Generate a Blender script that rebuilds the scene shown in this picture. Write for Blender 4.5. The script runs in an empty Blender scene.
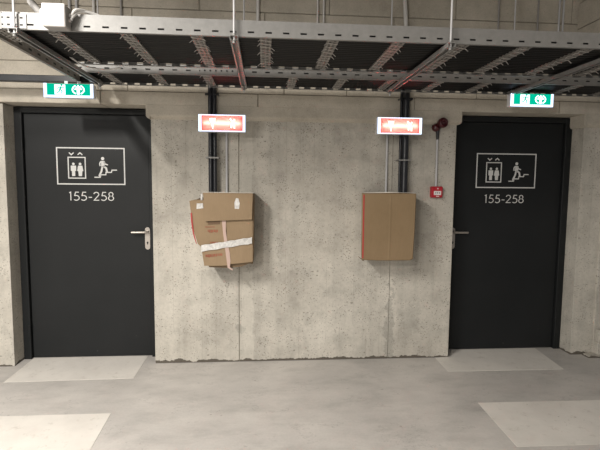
import bpy, math, random
from mathutils import Vector, Matrix
random.seed(7)
SC = bpy.context.scene
COL = SC.collection
PI = math.pi

# ------------------------------------------------------------------ camera, world, exposure
CAM = (0.92984, -3.87807, 1.51141)
YAW, PITCH, ROLL, FPX = 0.078080, 0.087361, 0.0085896, 460.70
cd = bpy.data.cameras.new('camera'); cam = bpy.data.objects.new('camera', cd); COL.objects.link(cam)
cd.sensor_fit = 'HORIZONTAL'; cd.sensor_width = 36.0; cd.lens = 36.0 * FPX / 600.0
cd.clip_start = 0.02; cd.clip_end = 100
fw = Vector((math.sin(YAW) * math.cos(PITCH), math.cos(YAW) * math.cos(PITCH), -math.sin(PITCH)))
rt = Vector((math.cos(YAW), -math.sin(YAW), 0)); up = rt.cross(fw)
r2 = math.cos(ROLL) * rt + math.sin(ROLL) * up
u2 = -math.sin(ROLL) * rt + math.cos(ROLL) * up
cam.matrix_world = Matrix(((r2.x, u2.x, -fw.x, CAM[0]), (r2.y, u2.y, -fw.y, CAM[1]), (r2.z, u2.z, -fw.z, CAM[2]), (0, 0, 0, 1)))
SC.camera = cam

w = bpy.data.worlds.new('world'); SC.world = w; w.use_nodes = True
w.node_tree.nodes['Background'].inputs['Color'].default_value = (1.0, 0.975, 0.94, 1)
w.node_tree.nodes['Background'].inputs['Strength'].default_value = 0.27

def tube_light(name, x, y, z, power, col=(1.0, 0.955, 0.89), n=5, length=1.3, rad=0.06):
    for i in range(n):
        ld = bpy.data.lights.new(name, 'POINT'); ld.energy = power / n; ld.color = col; ld.shadow_soft_size = rad
        o = bpy.data.objects.new(name, ld); COL.objects.link(o)
        o.location = (x, y + (i / (n - 1) - 0.5) * length, z)
def batten(name, x, y, z, power, col=(1.0, 0.955, 0.89), sx=0.14, sy=1.3):
    ld = bpy.data.lights.new(name, 'AREA'); ld.energy = power; ld.color = col; ld.shape = 'RECTANGLE'; ld.size = sx; ld.size_y = sy
    o = bpy.data.objects.new(name, ld); COL.objects.link(o); o.location = (x, y, z)          # shines straight down
batten('garage_lamp', -0.95, -3.2, 3.05, 262)
batten('garage_lamp_behind', -1.3, -7.0, 3.3, 330)
tube_light('garage_lamp_far', -4.5, -10.0, 2.5, 700, n=2, rad=0.2)

vs = SC.view_settings
SC.display_settings.display_device = 'sRGB'
vs.view_transform = 'Standard'; vs.look = 'None'; vs.exposure = -0.1; vs.gamma = 1.0; vs.use_curve_mapping = False

# ------------------------------------------------------------------ material helpers
def new_mat(name, color=(0.5, 0.5, 0.5), rough=0.6, metal=0.0, spec=0.5):
    m = bpy.data.materials.new(name); m.use_nodes = True
    b = m.node_tree.nodes['Principled BSDF']
    b.inputs['Base Color'].default_value = (*color, 1); b.inputs['Roughness'].default_value = rough
    b.inputs['Metallic'].default_value = metal; b.inputs['Specular IOR Level'].default_value = spec
    return m

class NT:
    def __init__(s, m):
        s.t = m.node_tree; s.b = s.t.nodes['Principled BSDF']
        s.tc = s.t.nodes.new('ShaderNodeTexCoord').outputs['Object']
    def lk(s, a, b): s.t.links.new(a, b)
    def mapping(s, scale, loc=(0, 0, 0)):
        n = s.t.nodes.new('ShaderNodeMapping'); n.inputs['Scale'].default_value = scale; n.inputs['Location'].default_value = loc
        s.lk(s.tc, n.inputs['Vector']); return n.outputs['Vector']
    def noise(s, scale, detail=4, rough=0.55, vec=None):
        n = s.t.nodes.new('ShaderNodeTexNoise'); n.inputs['Scale'].default_value = scale
        n.inputs['Detail'].default_value = detail; n.inputs['Roughness'].default_value = rough
        s.lk(vec or s.tc, n.inputs['Vector']); return n.outputs['Fac']
    def voro(s, scale, vec=None, feat='F1'):
        n = s.t.nodes.new('ShaderNodeTexVoronoi'); n.inputs['Scale'].default_value = scale; n.feature = feat
        s.lk(vec or s.tc, n.inputs['Vector']); return n.outputs['Distance']
    def ramp(s, fac, stops, interp='LINEAR'):
        n = s.t.nodes.new('ShaderNodeValToRGB'); e = n.color_ramp.elements; n.color_ramp.interpolation = interp
        while len(e) < len(stops): e.new(0.5)
        for el, (p, c) in zip(e, stops):
            el.position = p; el.color = (*c, 1) if hasattr(c, '__len__') else (c, c, c, 1)
        s.lk(fac, n.inputs['Fac']); return n.outputs['Color']
    def math(s, op, a, b=None, c=None):
        n = s.t.nodes.new('ShaderNodeMath'); n.operation = op
        for i, v in enumerate((a, b, c)):
            if v is None: continue
            if isinstance(v, (int, float)): n.inputs[i].default_value = v
            else: s.lk(v, n.inputs[i])
        return n.outputs[0]
    def mix(s, fac, a, b, mode='MIX'):
        n = s.t.nodes.new('ShaderNodeMix'); n.data_type = 'RGBA'; n.blend_type = mode
        for i, v in ((0, fac), (6, a), (7, b)):
            if isinstance(v, (int, float)): n.inputs[i].default_value = v
            elif isinstance(v, tuple): n.inputs[i].default_value = (*v, 1)
            else: s.lk(v, n.inputs[i])
        return n.outputs[2]
    def sep(s):
        n = s.t.nodes.new('ShaderNodeSeparateXYZ'); s.lk(s.tc, n.inputs[0]); return n.outputs
    def bump(s, h, strength=0.3, dist=0.01):
        n = s.t.nodes.new('ShaderNodeBump'); n.inputs['Strength'].default_value = strength; n.inputs['Distance'].default_value = dist
        s.lk(h, n.inputs['Height']); s.lk(n.outputs['Normal'], s.b.inputs['Normal'])
    def color(s, c): s.lk(c, s.b.inputs['Base Color'])

def cast_concrete():
    m = new_mat('cast_concrete', rough=0.8, spec=0.3); n = NT(m)
    big = n.noise(1.1, 6, 0.6); mid = n.noise(6, 8, 0.65); streak = n.noise(1.0, 4, 0.6, n.mapping((9, 9, 0.55)))
    base = n.ramp(big, [(0.3, (0.40, 0.372, 0.325)), (0.5, (0.475, 0.448, 0.395)), (0.7, (0.56, 0.53, 0.47))])
    base = n.mix(0.7, base, n.ramp(streak, [(0.3, 0.80), (0.55, 1.0), (0.75, 1.1)]), 'MULTIPLY')
    base = n.mix(0.7, base, n.ramp(mid, [(0.3, 0.70), (0.5, 1.0), (0.72, 1.14)]), 'MULTIPLY')
    fine = n.noise(55, 4, 0.7); base = n.mix(0.6, base, n.ramp(fine, [(0.3, 0.82), (0.6, 1.05)]), 'MULTIPLY')
    # formwork board lines, running upright
    X = n.sep()
    fx = n.math('FRACT', n.math('MULTIPLY', X[0], 1 / 0.117)); ln = n.math('LESS_THAN', n.math('ABSOLUTE', n.math('SUBTRACT', fx, 0.5)), 0.022)
    gate = n.math('GREATER_THAN', n.noise(3.0, 2, 0.5, n.mapping((6, 6, 0.4), (3, 0, 0))), 0.50)
    base = n.mix(n.math('MULTIPLY', n.math('MULTIPLY', ln, gate), 0.22), base, (0.22, 0.2, 0.17))
    # dark blow holes
    p1 = n.math('LESS_THAN', n.voro(24, n.mapping((1, 1, 1.5))), n.math('MULTIPLY_ADD', n.noise(7, 4), 0.75, -0.275))
    p2 = n.math('LESS_THAN', n.voro(62), n.math('MULTIPLY_ADD', n.noise(9, 3), 0.75, -0.19))
    pores = n.math('MAXIMUM', p1, p2)
    base = n.mix(n.math('MULTIPLY', pores, 0.62), base, (0.15, 0.135, 0.115))
    # stained seam right of centre with damp marks, and a knot of repair by the left seam
    def blob(cx, cz, sx, sz, amp, nz):
        dx = n.math('DIVIDE', n.math('SUBTRACT', X[0], cx), sx); dz = n.math('DIVIDE', n.math('SUBTRACT', X[2], cz), sz)
        d = n.math('SQRT', n.math('ADD', n.math('MULTIPLY', dx, dx), n.math('MULTIPLY', dz, dz)))
        d = n.math('ADD', d, n.math('MULTIPLY', n.math('SUBTRACT', n.noise(nz, 5, 0.75), 0.5), 3.2))
        return n.math('MULTIPLY', n.math('LESS_THAN', d, 0.8), amp)
    for a in ((2.02, 0.25, 0.05, 0.45, 0.42, 12), (2.20, 0.33, 0.11, 0.2, 0.22, 17), (0.735, 0.285, 0.05, 0.055, 0.5, 20), (0.56, 0.30, 0.10, 0.07, 0.16, 19)):
        base = n.mix(blob(*a), base, (0.23, 0.225, 0.20))
    # pale wash strip beside the left seam
    dxp = n.math('LESS_THAN', n.math('ABSOLUTE', n.math('SUBTRACT', X[0], n.math('MULTIPLY_ADD', n.noise(4, 3), 0.08, 0.75))), 0.045)
    base = n.mix(n.math('MULTIPLY', dxp, 0.28), base, (0.62, 0.59, 0.52))
    # dirt along the foot of the wall
    foot = n.math('LESS_THAN', X[2], n.math('MULTIPLY_ADD', n.noise(7, 5, 0.7, n.mapping((1, 1, 0.0))), 0.11, -0.036))
    base = n.mix(n.math('MULTIPLY', foot, 0.9), base, (0.07, 0.058, 0.045))
    n.color(base)
    h = n.math('SUBTRACT', n.math('MULTIPLY', n.noise(20, 6, 0.7), 0.5), pores)
    n.bump(h, 0.35, 0.006)
    return m

def block_concrete():
    m = new_mat('block_concrete', rough=0.85, spec=0.3); n = NT(m)
    big = n.noise(1.6, 5); mid = n.noise(9, 8, 0.7); fine = n.noise(90, 3, 0.7)
    base = n.ramp(big, [(0.3, (0.40, 0.365, 0.305)), (0.55, (0.50, 0.458, 0.388)), (0.75, (0.56, 0.518, 0.445))])
    base = n.mix(0.7, base, n.ramp(mid, [(0.3, 0.78), (0.55, 1.0), (0.8, 1.1)]), 'MULTIPLY')
    base = n.mix(0.6, base, n.ramp(fine, [(0.3, 0.8), (0.6, 1.05)]), 'MULTIPLY')
    p = n.math('LESS_THAN', n.voro(48), n.math('MULTIPLY_ADD', n.noise(6, 3), 0.4, -0.11))
    base = n.mix(n.math('MULTIPLY', p, 0.5), base, (0.16, 0.14, 0.11))
    n.color(base); n.bump(n.math('SUBTRACT', n.math('MULTIPLY', n.noise(60, 5, 0.7), 0.6), p), 0.35, 0.005)
    return m

def floor_concrete():
    m = new_mat('floor_concrete', rough=0.55, spec=0.35); n = NT(m)
    big = n.noise(1.3, 6, 0.62); mid = n.noise(4.5, 9, 0.7, n.mapping((0.6, 1.2, 1))); fine = n.noise(70, 3)
    base = n.ramp(big, [(0.3, (0.41, 0.39, 0.37)), (0.55, (0.485, 0.46, 0.432)), (0.75, (0.56, 0.53, 0.495))])
    base = n.mix(0.75, base, n.ramp(mid, [(0.32, 0.78), (0.5, 1.0), (0.7, 1.12)]), 'MULTIPLY')
    base = n.mix(0.4, base, n.ramp(fine, [(0.3, 0.88), (0.6, 1.03)]), 'MULTIPLY')
    scr = n.math('LESS_THAN', n.math('ABSOLUTE', n.math('SUBTRACT', n.noise(2.1, 5, 0.75, n.mapping((1, 2.2, 1))), 0.52)), 0.006)
    gate = n.math('GREATER_THAN', n.noise(3.1, 3), 0.55)
    base = n.mix(n.math('MULTIPLY', n.math('MULTIPLY', scr, gate), 0.35), base, (0.2, 0.19, 0.18))
    sp = n.math('LESS_THAN', n.voro(5), 0.045); base = n.mix(n.math('MULTIPLY', sp, 0.35), base, (0.15, 0.13, 0.11))
    n.color(base); n.lk(n.ramp(mid, [(0.3, 0.5), (0.7, 0.65)]), n.b.inputs['Roughness'])
    n.bump(n.noise(40, 5), 0.05, 0.004)
    return m

def paint_white():
    m = new_mat('floor_paint', rough=0.6, spec=0.35); n = NT(m)
    base = n.ramp(n.noise(3, 6, 0.65), [(0.3, (0.58, 0.552, 0.512)), (0.7, (0.69, 0.658, 0.612))])
    worn = n.ramp(n.noise(11, 8, 0.75), [(0.56, 0.0), (0.66, 0.6)])
    base = n.mix(worn, base, (0.46, 0.425, 0.38))
    dots = n.math('LESS_THAN', n.voro(16), n.math('MULTIPLY_ADD', n.noise(4, 3), 0.3, -0.11)); base = n.mix(n.math('MULTIPLY', dots, 0.5), base, (0.2, 0.17, 0.14))
    n.color(base); return m

def door_paint():
    m = new_mat('anthracite_paint', (0.028, 0.029, 0.030), 0.5, 0, 0.22); n = NT(m)
    base = n.ramp(n.noise(2.2, 5), [(0.3, (0.010, 0.0112, 0.0118)), (0.7, (0.0135, 0.0145, 0.0152))])
    X = n.sep()
    low = n.math('LESS_THAN', X[2], n.math('MULTIPLY_ADD', n.noise(5, 4), 0.5, -0.08))
    sc = n.math('LESS_THAN', n.voro(17), 0.075)
    base = n.mix(n.math('MULTIPLY', n.math('MULTIPLY', sc, low), 0.35), base, (0.22, 0.21, 0.2))
    n.color(base); n.bump(n.noise(240, 2), 0.04, 0.001)
    return m

def galv(name='galvanised_steel', c0=(0.20, 0.197, 0.19), c1=(0.31, 0.305, 0.295), metal=0.3, rough=0.5):
    m = new_mat(name, rough=rough, metal=metal); n = NT(m)
    n.color(n.ramp(n.noise(26, 4, 0.7), [(0.3, c0), (0.7, c1)])); return m

def cardboard(name, c0, c1):
    m = new_mat(name, rough=0.8, spec=0.25); n = NT(m)
    base = n.ramp(n.noise(3.5, 5), [(0.3, c0), (0.7, c1)])
    base = n.mix(0.35, base, n.ramp(n.noise(40, 4, 0.7, n.mapping((4, 1, 0.5))), [(0.3, 0.85), (0.7, 1.08)]), 'MULTIPLY')
    n.color(base); n.bump(n.noise(9, 4), 0.15, 0.01); return m

def emit(name, col, s):
    m = bpy.data.materials.new(name); m.use_nodes = True; t = m.node_tree; t.nodes.clear()
    e = t.nodes.new('ShaderNodeEmission'); e.inputs['Color'].default_value = (*col, 1); e.inputs['Strength'].default_value = s
    o = t.nodes.new('ShaderNodeOutputMaterial'); t.links.new(e.outputs[0], o.inputs[0]); return m

def translucent(name, col, gloss=0.04):
    m = bpy.data.materials.new(name); m.use_nodes = True; t = m.node_tree; t.nodes.clear()
    e = t.nodes.new('ShaderNodeBsdfTranslucent'); e.inputs['Color'].default_value = (*col, 1)
    d = t.nodes.new('ShaderNodeBsdfDiffuse'); d.inputs['Color'].default_value = (*col, 1)
    x = t.nodes.new('ShaderNodeMixShader'); x.inputs[0].default_value = 0.25
    o = t.nodes.new('ShaderNodeOutputMaterial'); t.links.new(e.outputs[0], x.inputs[1]); t.links.new(d.outputs[0], x.inputs[2]); t.links.new(x.outputs[0], o.inputs[0]); return m

M = dict(
    cast=cast_concrete(), block=block_concrete(), floor=floor_concrete(), paint=paint_white(), door=door_paint(),
    mortar=new_mat('mortar', (0.23, 0.215, 0.175), 0.9),
    ceil=new_mat('ceiling_concrete', (0.42, 0.40, 0.37), 0.9),
    galv=galv(), rail=galv('rail_steel', (0.205, 0.202, 0.195), (0.25, 0.246, 0.238), 0.2, 0.5),
    rung=galv('rung_steel', (0.17, 0.16, 0.148), (0.30, 0.285, 0.262), 0.15, 0.55),
    cable=new_mat('black_cable', (0.0055, 0.0052, 0.005), 0.5, 0, 0.3), black=new_mat('black_plastic', (0.012, 0.013, 0.017), 0.35),
    gasket=new_mat('rubber_gasket', (0.008, 0.008, 0.008), 0.7),
    sign_white=new_mat('white_vinyl', (0.62, 0.62, 0.61), 0.6), steel=new_mat('brushed_steel', (0.40, 0.365, 0.33), 0.36, 0.7),
    conduit=new_mat('grey_conduit', (0.50, 0.50, 0.51), 0.45), pvc=new_mat('pale_pvc', (0.60, 0.59, 0.57), 0.5),
    box_grey=new_mat('junction_grey', (0.60, 0.575, 0.56), 0.5), boxgasket=new_mat('dark_grey_plastic', (0.3, 0.29, 0.28), 0.6),
    card=cardboard('cardboard', (0.245, 0.175, 0.106), (0.285, 0.205, 0.127)), card2=cardboard('brown_cardboard', (0.215, 0.150, 0.084), (0.245, 0.172, 0.100)),
    card_shaded=new_mat('shaded_cardboard', (0.16, 0.11, 0.065), 0.9), card_lit=new_mat('lit_card_top', (0.66, 0.62, 0.56), 0.8),  # first tone is card with painted shade, second is card with painted light
    tape=None, pink=new_mat('pink_tape', (0.46, 0.33, 0.28), 0.6), redline=new_mat('red_tape', (0.36, 0.035, 0.03), 0.6),
    redink=new_mat('red_ink', (0.30, 0.085, 0.05), 0.8), ink=new_mat('dark_brown', (0.13, 0.08, 0.045), 0.8),
    alarm=new_mat('alarm_red', (0.42, 0.012, 0.025), 0.35), alarm_dark=new_mat('sounder_red', (0.055, 0.004, 0.008), 0.3),
    label=new_mat('white_label', (0.75, 0.72, 0.7), 0.5), housing=new_mat('white_housing', (0.8, 0.8, 0.82), 0.4),
    green=emit('green_lit_face', (0.0, 0.50, 0.31), 1.2), white_lit=emit('white_lit_face', (0.82, 0.93, 1.0), 2.2), edge_lit=emit('lit_diffuser_edge', (0.62, 0.76, 1.0), 2.2),
    red=translucent('red_acrylic', (0.90, 0.085, 0.07)), white_acr=emit('lit_red_sign_symbols', (1.0, 0.93, 0.86), 1.7), lamp=emit('sign_tube', (1.0, 0.95, 0.90), 46.0),
    tie=new_mat('pale_cable_tie', (0.42, 0.40, 0.375), 0.5),
)
def tape_mat():
    m = new_mat('white_tape', rough=0.5); n = NT(m)
    n.color(n.ramp(n.noise(38, 5, 0.7), [(0.35, (0.42, 0.41, 0.40)), (0.6, (0.64, 0.625, 0.60))])); n.bump(n.noise(25, 4), 0.6, 0.01); return m
M['tape'] = tape_mat()

# ------------------------------------------------------------------ mesh helpers
class MB:
    def __init__(s): s.v = []; s.f = []; s.mi = []; s.sm = []
    def add(s, vs_, fs, mi=0, smooth=False):
        o = len(s.v); s.v += [Vector(a) for a in vs_]
        for f in fs: s.f.append([i + o for i in f]); s.mi.append(mi); s.sm.append(smooth)
        return s
    def box(s, x0, x1, y0, y1, z0, z1, mi=0):
        return s.add([(x0, y0, z0), (x1, y0, z0), (x1, y1, z0), (x0, y1, z0), (x0, y0, z1), (x1, y0, z1), (x1, y1, z1), (x0, y1, z1)],
                     [(3, 2, 1, 0), (4, 5, 6, 7), (0, 1, 5, 4), (1, 2, 6, 5), (2, 3, 7, 6), (3, 0, 4, 7)], mi)
    def rbox(s, x0, x1, y0, y1, z0, z1, b=0.004, mi=0):        # box whose front (-y) and long edges are chamfered
        a = [(x0 + b, z0), (x1 - b, z0), (x1, z0 + b), (x1, z1 - b), (x1 - b, z1), (x0 + b, z1), (x0, z1 - b), (x0, z0 + b)]
        c = [(x0 + 2 * b, z0 + b), (x1 - 2 * b, z0 + b), (x1 - b, z0 + 2 * b), (x1 - b, z1 - 2 * b), (x1 - 2 * b, z1 - b), (x0 + 2 * b, z1 - b), (x0 + b, z1 - 2 * b), (x0 + b, z0 + 2 * b)]
        V = [(p[0], y1, p[1]) for p in a] + [(p[0], y0 + b, p[1]) for p in a] + [(p[0], y0, p[1]) for p in c]
        F = []
        for k in (0, 8):
            for i in range(8):
                j = (i + 1) % 8; F.append((k + j, k + i, k + 8 + i, k + 8 + j))
        F.append(tuple(range(16, 24))); F.append(tuple(reversed(range(8))))
        return s.add(V, F, mi)
    def prism(s, poly, y0, y1, mi=0):                          # polygon in x,z pushed along y
        n = len(poly); V = [(x, y0, z) for x, z in poly] + [(x, y1, z) for x, z in poly]
        F = [tuple(range(n)), tuple(reversed(range(n, 2 * n)))] + [((i + 1) % n, i, n + i, n + (i + 1) % n) for i in range(n)]
        return s.add(V, F, mi)
    def slab(s, q, thick, mi=0):                               # quad in space given a thickness along its normal
        q = [Vector(a) for a in q]; nrm = (q[1] - q[0]).cross(q[-1] - q[0]).normalized() * thick
        n = len(q); V = q + [a - nrm for a in q]
        F = [tuple(range(n)), tuple(reversed(range(n, 2 * n)))] + [((i + 1) % n, i, n + i, n + (i + 1) % n) for i in range(n)]
        return s.add(V, F, mi)
    def tube(s, pts, r, n=10, mi=0, cap=True):
        pts = [Vector(p) for p in pts]; V = []; F = []; m = len(pts)
        for i, p in enumerate(pts):
            t = (pts[min(i + 1, m - 1)] - pts[max(i - 1, 0)]).normalized()
            ref = Vector((0, 0, 1)) if abs(t.z) < 0.9 else Vector((0, 1, 0))
            a = t.cross(ref).normalized(); b = t.cross(a)
            rr = r[i] if isinstance(r, (list, tuple)) else r
            V += [p + a * math.cos(2 * PI * k / n) * rr + b * math.sin(2 * PI * k / n) * rr for k in range(n)]
        for i in range(m - 1):
            for k in range(n):
                j = (k + 1) % n; F.append((i * n + k, i * n + j, i * n + n + j, i * n + n + k))
        s.add(V, F, mi, True)
        if cap: s.add(V[:n], [tuple(reversed(range(n)))], mi); s.add(V[-n:], [tuple(range(n))], mi)
        return s
    def stroke(s, pts, wd, y, th=0.0012, closed=False, mi=0):  # flat ribbon lettering standing on a plane y
        P = [Vector(p) for p in pts]
        if closed: P = P + [P[0]]
        n = len(P); L = []; R = []
        for i in range(n):
            if closed and i in (0, n - 1): a = (P[0] - P[-2]).normalized(); b = (P[1] - P[0]).normalized()
            else: a = (P[i] - P[max(i - 1, 0)]); b = (P[min(i + 1, n - 1)] - P[i]); a = (a if a.length else b).normalized(); b = (b if b.length else a).normalized()
            na = Vector((-a.y, a.x)); nb = Vector((-b.y, b.x)); mm = (na + nb)
            mm = mm.normalized() if mm.length > 1e-6 else na
            k = wd / 2 / max(0.45, mm.dot(nb)); L.append(P[i] + mm * k); R.append(P[i] - mm * k)
        for i in range(n - 1):
            s.prism([R[i], R[i + 1], L[i + 1], L[i]], y - th, y, mi)
        return s
    def disc(s, c, r, y, th=0.0012, n=20, mi=0):
        return s.prism([(c[0] + r * math.cos(2 * PI * i / n), c[1] + r * math.sin(2 * PI * i / n)) for i in range(n)], y - th, y, mi)
    def build(s, name, mats, parent=None, kind=None):
        off = Vector(parent_world(parent)) if parent else Vector((0, 0, 0))
        me = bpy.data.meshes.new(name); me.from_pydata([v - off for v in s.v], [], s.f)
        for m in (mats if isinstance(mats, (list, tuple)) else [mats]): me.materials.append(m)
        me.polygons.foreach_set('material_index', s.mi); me.polygons.foreach_set('use_smooth', s.sm); me.update()
        import bmesh
        bm = bmesh.new(); bm.from_mesh(me); bmesh.ops.recalc_face_normals(bm, faces=bm.faces); bm.to_mesh(me); bm.free()
        o = bpy.data.objects.new(name, me); COL.objects.link(o)
        if parent: o.parent = parent
        if kind: o['kind'] = kind
        return o
def parent_world(p):
    v = Vector((0, 0, 0))
    while p: v += p.location; p = p.parent
    return v
def tag(o, label, cat, group=None, kind=None):
    o['label'] = label; o['category'] = cat
    if group: o['group'] = group
    if kind: o['kind'] = kind
    return o
def empty(name, loc, label=None, cat=None, group=None, kind=None):
    o = bpy.data.objects.new(name, None); COL.objects.link(o); o.location = loc; o.empty_display_size = 0.05
    if label: tag(o, label, cat, group)
    if kind: o['kind'] = kind
    return o
def dup(o, loc, label=None):
    def cp(a, par):
        c = a.copy(); COL.objects.link(c)
        if par: c.parent = par
        for ch in list(a.children): cp(ch, c)
        return c
    r = cp(o, None); r.location = loc
    if label: r['label'] = label
    return r

# ------------------------------------------------------------------ setting
W = 2.578; OP = 1.116; R = 0.15; ZS = 2.13; ZT = 2.025; ZL = 2.238
XL0, XL1 = -OP, 0.019           # left doorway
XR0, XR1 = W - 0.022, W + OP          # right doorway
b = MB(); b.box(-4, 7, -9.5, 0.6, -0.2, 0.0); b.build('floor', M['floor'], kind='structure')
FLOOR = bpy.data.objects['floor']
def mark(poly, lab):
    n = len(poly)
    o = MB().add([(x, y, 0.0003) for x, y in poly] + [(x, y, 0.0022) for x, y in poly],
                 [tuple(range(n)), tuple(range(n, 2 * n))] + [(i, (i + 1) % n, n + (i + 1) % n, n + i) for i in range(n)]).build('floor_marking', M['paint'], FLOOR)
    o['label'] = lab
mark([(-1.034, -0.345), (-0.080, -0.325), (-0.085, 0.148), (-1.045, 0.148)], 'white painted rectangle at left doorway')
mark([(-2.2, -0.875), (-0.073, -0.879), (-0.045, -1.45), (-2.2, -1.45)], 'white painted rectangle left foreground')
mark([(2.434, -0.035), (2.431, -0.338), (3.417, -0.345), (3.466, 0.148), (2.66, 0.148), (2.592, -0.02)], 'white painted rectangle at right doorway')
mark([(2.424, -0.882), (2.401, -1.424), (4.4, -1.44), (4.4, -0.91)], 'white painted rectangle right foreground')
MB().box(-4, 7, -9.5, 0.6, 3.55, 3.75).build('ceiling', M['ceil'], kind='structure')

wb = MB()
GAP = 0.006
def castpanel(x0, x1, z0, z1, y0=-0.028, y1=0.30): wb.rbox(x0, x1, y0, y1, z0, z1, 0.002, 0)
castpanel(-2.6, XL0, 0, ZS - 0.002)                                   # left of the left doorway
S1, S2 = 0.722, 2.012
castpanel(XL1, S1 - GAP / 2, 0, ZT + 0.02); castpanel(S1 + GAP / 2, S2 - 0.002, 0, ZT + 0.02); castpanel(S2 + 0.002, XR0, 0, ZT + 0.02)
wb.box(0.05, W - 0.05, -0.022, 0.29, 0, ZT, 2)
castpanel(XR1, 3.915, 0, ZT + 0.02)
castpanel(3.895, 4.6, 0, ZT + 0.02, -0.043); wb.rbox(3.905, 4.6, -0.085, 0.2, 0, 0.125, 0.006, 0); wb.rbox(3.91, 4.6, -0.09, 0.2, 0.125, 0.24, 0.006, 0); wb.box(3.80, 3.92, -0.12, -0.02, 0, 0.02, 0)
# bearing course over the piers, its lower front edge eased
def bearing(x0, x1):
    y0 = -0.066; prof = [(0.3, ZT), (-0.028, ZT), (y0 + 0.005, ZT + 0.022), (y0, ZT + 0.032), (y0, ZS + 0.004), (0.3, ZS + 0.004)]
    n = len(prof); rx = 0.012
    xs = [x0, x1]
    V = [(x, p[0], p[1]) for x in xs for p in prof]
    wb.add(V, [tuple(range(n)), tuple(reversed(range(n, 2 * n)))] + [((i + 1) % n, i, n + i, n + (i + 1) % n) for i in range(n)], 1)
def corbel_end(x, sgn):                                               # rounded end of a bearing
    pts = [(x, ZS + 0.004)] + [(x - sgn * 0.0 + sgn * 0.03 * (math.sin(a)) - sgn * 0.0, ZT + 0.03 - 0.03 * math.cos(a)) for a in [PI / 2 * k / 5 for k in range(5, -1, -1)]]
    wb.prism([(x + sgn * 0.03, ZS + 0.004), (x + sgn * 0.03, ZT + 0.03)] + [(x + sgn * 0.03 * math.sin(a), ZT + 0.03 - 0.03 * math.cos(a)) for a in [PI / 2 * k / 5 for k in range(4, -1, -1)]] + [(x, ZS + 0.004)], -0.066, 0.28, 1)
bearing(XL1, XR0); corbel_end(XL1 + 0.001, -1); corbel_end(XR0 - 0.001, 1); bearing(XR1 + 0.0, 4.6); corbel_end(XR1 + 0.002, -1)
def course(z0, z1, joints, x0=-2.6, x1=4.6, y=-0.066):
    xs = [x0] + [j for j in joints if x0 < j < x1] + [x1]
    for a, c in zip(xs, xs[1:]):
        wb.rbox(a + 0.003, c - 0.003, y + random.uniform(-0.001, 0.001), 0.3, z0 + 0.003, z1 - 0.003, 0.0035, 1)
course(ZS, ZL, [-1.6, -0.357, 0.879, 2.172, 3.437])
zs = [ZL + 0.2117 * i for i in range(7)]
JJ = [[-1.4, -0.146, 1.09, 1.603, 2.705, 3.9], [-0.6, 0.45, 1.49, 2.5], [-1.1, -0.1, 0.934, 1.983, 3.0], [-0.63, 0.419, 1.452, 2.5, 3.5], [-1.1, -0.1, 0.934, 1.983, 3.0], [-0.63, 0.419, 1.452, 2.5]]
for i in range(6): course(zs[i], zs[i + 1], JJ[i])
wb.box(-2.6, 4.6, -0.058, 0.29, ZS + 0.006, 3.5, 2)
wb.box(-2.6, 4.6, 0.31, 0.5, 0, 3.5, 0)
wb.build('wall_back', [M['cast'], M['block'], M['mortar']], kind='structure')
# blockwork bulkhead coming forward at the right, above the cable ladders
wr = MB()
for z0, z1 in ((2.55, 2.826), (2.826, 3.036), (3.036, 3.25), (3.25, 3.5)):
    ys = [-6.0, -4.9, -3.8, -2.6, -1.5, -0.45, -0.068] if z0 != 2.826 else [-6.0, -5.2, -4.2, -3.1, -2.0, -0.9, -0.068]
    for a, c in zip(ys, ys[1:]): wr.box(3.55, 3.9, a + 0.004, c - 0.002, z0 + 0.004, z1 - 0.004, 0)
wr.box(3.558, 3.89, -6, -0.068, 2.555, 3.5, 1)
wr.build('wall_right', [M['block'], M['mortar']], kind='structure')

# ------------------------------------------------------------------ doors
def arc(cx, cz, rx, rz, a0, a1, n=12): return [(cx + rx * math.cos(math.radians(a0 + (a1 - a0) * i / n)), cz + rz * math.sin(math.radians(a0 + (a1 - a0) * i / n))) for i in range(n + 1)]
def digit(mb, ch, x, z, h, wd, y):
    k = h
    def P(l): return [(x + a * k * 1.22, z + c * k) for a, c in l]
    if ch == '1': mb.stroke(P([(0.16, 0.86), (0.30, 0.95), (0.30, 0.0)]), wd, y)
    elif ch == '5': mb.stroke(P([(0.50, 0.95), (0.20, 0.95), (0.12, 0.56)] + arc(0.26, 0.30, 0.265, 0.275, 115, -140, 16)), wd, y)
    elif ch == '2': mb.stroke(P(arc(0.27, 0.71, 0.22, 0.24, 170, -30, 14) + [(0.06, 0.045), (0.52, 0.045)]), wd, y)
    elif ch == '8': mb.stroke(P(arc(0.28, 0.73, 0.185, 0.215, 0, 360, 18)[:-1]), wd, y, closed=True); mb.stroke(P(arc(0.28, 0.275, 0.235, 0.245, 0, 360, 18)[:-1]), wd, y, closed=True)
    elif ch == '-': mb.stroke(P([(0.06, 0.37), (0.36, 0.37)]), wd, y)
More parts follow.
